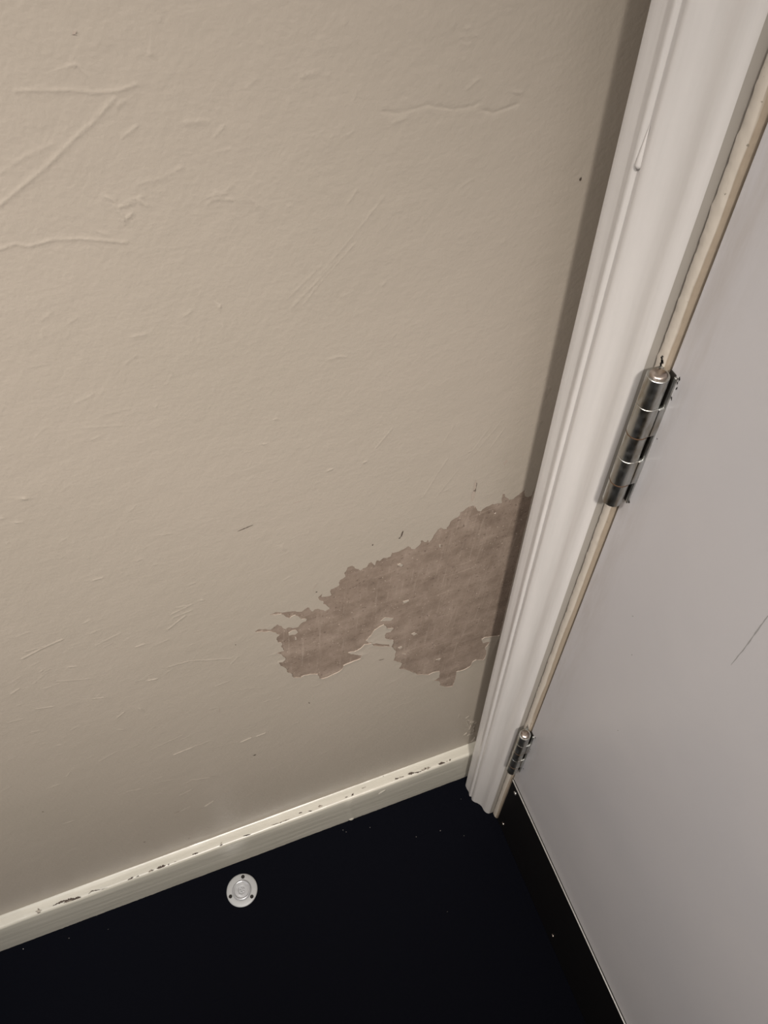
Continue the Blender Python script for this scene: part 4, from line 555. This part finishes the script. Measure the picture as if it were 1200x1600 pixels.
for y, z in ((-87.0, 143.6), (-87.6, 24.4), (-216.2, 28.9)):
    bm = bmesh.new(); add_lathe(bm, [(0, 0.0), (0.0022, 0.0), (0.0021, 0.0006), (0.0014, 0.0010), (0.0006, 0.0008), (0, 0.0004)], 20)
    for v in bm.verts: v.co = Vector((0.0019 - v.co.z, y / 1000 + v.co.x, z / 1000 + v.co.y))
    obj('screw', bm, M_alu if z > 100 else M_pin, kick, smooth=40)

# ------------------------------------------------------------------ hinges
HY, HX, HR = -76.2, -4.0, 5.5
def knuckle_mesh(z0, z1, side):
    """a rolled barrel with the sheet running off it into the gap; side +1 frame leaf, -1 door leaf, millimetres"""
    bm = bmesh.new(); n = 40
    def circle(r, z):
        return [bm.verts.new(((HX + r * math.cos(2*PI*k/n)) / 1000, (HY + r * math.sin(2*PI*k/n)) / 1000, z / 1000)) for k in range(n)]
    rs = [(3.4, z0), (HR - 0.2, z0), (HR, z0 + 0.2), (HR, z1 - 0.2), (HR - 0.2, z1), (3.4, z1)]
    rings = [circle(r, z) for r, z in rs]
    for a, b2 in zip(rings, rings[1:] + rings[:1]):
        for k in range(n): bm.faces.new((a[k], a[(k+1) % n], b2[(k+1) % n], b2[k]))
    # sheet tangent to the barrel
    y0 = HY + side * (HR - 2.0); y1 = HY + side * HR
    lo = (HX / 1000, min(y0, y1) / 1000, (z0 + 0.15) / 1000); hi = (1.6 / 1000 if side > 0 else 2.6 / 1000, max(y0, y1) / 1000, (z1 - 0.15) / 1000)
    add_box(bm, lo, hi, 0.0004)
    if side < 0:
        add_box(bm, ((HX + 2.6) / 1000, (HY - 5.9) / 1000, (z0 + 0.3) / 1000), (2.7 / 1000, (HY - 4.0) / 1000, (z1 - 0.3) / 1000), 0.0008)
    return bm

def make_hinge(label, zb, zt):
    t = thing('door_hinge', label, 'hinge', (HX / 1000, HY / 1000, zb / 1000), 'steel butt hinges on the door')
    L = zt - zb
    cuts = [0.0, 0.193, 0.400, 0.591, 0.806, 1.0]
    T = Matrix.Translation(-Vector((HX, HY, zb)) / 1000)
    def part(name, bm, m, lab=None, sm=40, par=t):
        bmesh.ops.transform(bm, matrix=T, verts=bm.verts)
        return obj(name, bm, m, par, lab, sm)
    for i in range(5):
        part('knuckle', knuckle_mesh(zb + L * cuts[i] + 0.15, zb + L * cuts[i+1] - 0.15, 1 if i % 2 == 0 else -1), M_steel)
    bm = bmesh.new(); add_lathe(bm, [(0, zb / 1000 + 0.0008), (0.0051, zb / 1000 + 0.0008), (0.0051, zt / 1000 - 0.0008), (0, zt / 1000 - 0.0008)], 24, (HX / 1000, HY / 1000, 0))
    for i in (1, 3):
        zc = zb + L * cuts[i]
        add_lathe(bm, [(0.005, (zc - 0.45) / 1000), (0.00562, (zc - 0.4) / 1000), (0.00562, (zc + 0.2) / 1000), (0.005, (zc + 0.25) / 1000)], 32, (HX / 1000, HY / 1000, 0))
    part('pin', bm, M_rust, 'rusty brown hinge pin showing in the joints')
    bm = bmesh.new(); add_lathe(bm, [(0.0032, (zt - 1.4) / 1000), (0.0043, (zt - 0.3) / 1000), (0.0042, (zt + 0.4) / 1000), (0.0034, (zt + 1.1) / 1000), (0.0019, (zt + 1.6) / 1000), (0, (zt + 1.8) / 1000)], 32, (HX / 1000, HY / 1000, 0))
    part('pin_cap', bm, M_pin, 'domed brownish pin head on top of the hinge', 50)
    # door leaf edge, its dark recess
    bm = bmesh.new(); add_box(bm, (0.0016, (HY - 5.6) / 1000, (zb + 0.5) / 1000), (0.0032, (HY - 4.0) / 1000, (zt + 0.3) / 1000), 0.0004)
    part('leaf', bm, M_steel)
    bm = bmesh.new(); add_box(bm, (0.0024, (HY - 4.1) / 1000, (zb - 0.3) / 1000), (0.0031, (HY + 0.5) / 1000, (zt + 0.8) / 1000), 0.0004)  # dark slab paints the shadow in the gap behind the barrel
    rr = random.Random(int(zb))
    for k in range(7):
        zz = rr.choice([rr.uniform(zt - 6, zt + 3), rr.uniform(zb - 3, zt)]); yy = HY - rr.uniform(5.6, 7.6)
        blob(bm, [(yy, zz), (yy - rr.uniform(-.6, .9), zz + rr.uniform(-2.5, 2.5))], rr.uniform(0.3, 0.8), lambda u, v: Vector((0.00285, u / 1000, v / 1000)), k)
    part('recess', bm, M_dirt_shade, 'black slab painting the shade behind the hinge barrel, with grime flecks')
    for end in (0, 1):
        bm = bmesh.new()
        for k in range(8):
            zz = zt + rr.uniform(-1, 5) if end else zb - rr.uniform(-1, 8)
            yy = -68.6 - rr.uniform(0.0, 4.0)
            blob(bm, [(yy, zz), (yy - rr.uniform(-.4, .4), zz + rr.uniform(-2, 2))], rr.uniform(0.4, 1.0), lambda u, v: Vector((0.00075, u / 1000, v / 1000)), 50 + k + 20 * end)
        part('grime', bm, M_dirt_shade, 'dark grime crusted on the frame %s the hinge' % ('above' if end else 'below'))
    return t
make_hinge('upper of the two steel hinges on the door frame, rust brown at its joints', 656.0, 751.0)
make_hinge('small looking dark steel hinge low on the frame just above the kick plate', 196.0, 296.0)

# ------------------------------------------------------------------ round metal fitting in the floor
t = thing('floor_disc', 'round silver metal disc with three screw holes set in the black floor', 'floor fitting', (-0.3168, -0.0454, 0))
def dpart(name, bm, m, lab=None, par=t, loc=(0, 0, 0)):
    o = obj(name, bm, m, par, lab, 35); o.location = loc; return o
bm = bmesh.new(); add_lathe(bm, [(0.0, 0.0003), (0.0183, 0.0), (0.0183, 0.0007), (0.0178, 0.0013), (0.0170, 0.0016), (0.0118, 0.0017), (0.0114, 0.0013), (0.0, 0.0013)], 72)
dpart('flange', bm, M_disc, 'flat silver outer ring')
bm = bmesh.new(); add_lathe(bm, [(0.0111, 0.0010), (0.0110, 0.0020), (0.0104, 0.0030), (0.0098, 0.0032), (0.0090, 0.0029), (0.0084, 0.0024), (0.0060, 0.0026), (0.0050, 0.0028), (0.0044, 0.0026), (0.0040, 0.0018), (0.0, 0.0016)], 64)
dpart('raised_boss', bm, M_disc2, 'raised bright round boss in the middle')
bm = bmesh.new(); rr = random.Random(4)
for k in range(5):
    a = k * 2 * PI / 5 + 0.4
    r = bmesh.ops.create_icosphere(bm, subdivisions=2, radius=1)
    for v in r['verts']: v.co = Vector((0.0023 * math.cos(a) + v.co.x * 0.0013, 0.0023 * math.sin(a) + v.co.y * 0.0010, 0.0020 + v.co.z * 0.0007))
dpart('plunger', bm, M_disc2, 'bright knobbly centre')
for k, deg in enumerate((71.4, -171.2, -49.2)):
    a = math.radians(deg); bm = bmesh.new()
    add_lathe(bm, [(0.0, 0.0), (0.0021, 0.0), (0.0021, 0.0004), (0.0016, 0.0005), (0.0012, 0.0002), (0.0, 0.0002)], 20)
    dpart('screw_hole', bm, M_dirt_shade, 'dark screw hole in the silver ring', t, (0.0145 * math.cos(a), 0.0145 * math.sin(a), 0.00165))

# ------------------------------------------------------------------ crumbs of paint on the floor
bm = bmesh.new(); rr = random.Random(9)
for x, y in ((-182.6, -21.4), (-179.5, -24.9), (-44.1, -79.0), (-69.3, -63.5), (-472.9, -32.5), (-516.6, -26.3), (-567.3, -19.5), (-30.0, -37.1), (-150, -30), (-100, -60), (-96, -150)):
    r = bmesh.ops.create_icosphere(bm, subdivisions=1, radius=1)
    s = rr.uniform(0.2, 0.4) / 1000
    for v in r['verts']: v.co = Vector((x / 1000 + v.co.x * s * 1.3, y / 1000 + v.co.y * s, s * 0.35 + v.co.z * s * 0.35))
o = obj('paint_crumbs', bm, M_flake)
o['label'] = 'tiny pale crumbs of paint scattered on the black floor by the skirting'; o['category'] = 'debris'; o['kind'] = 'stuff'
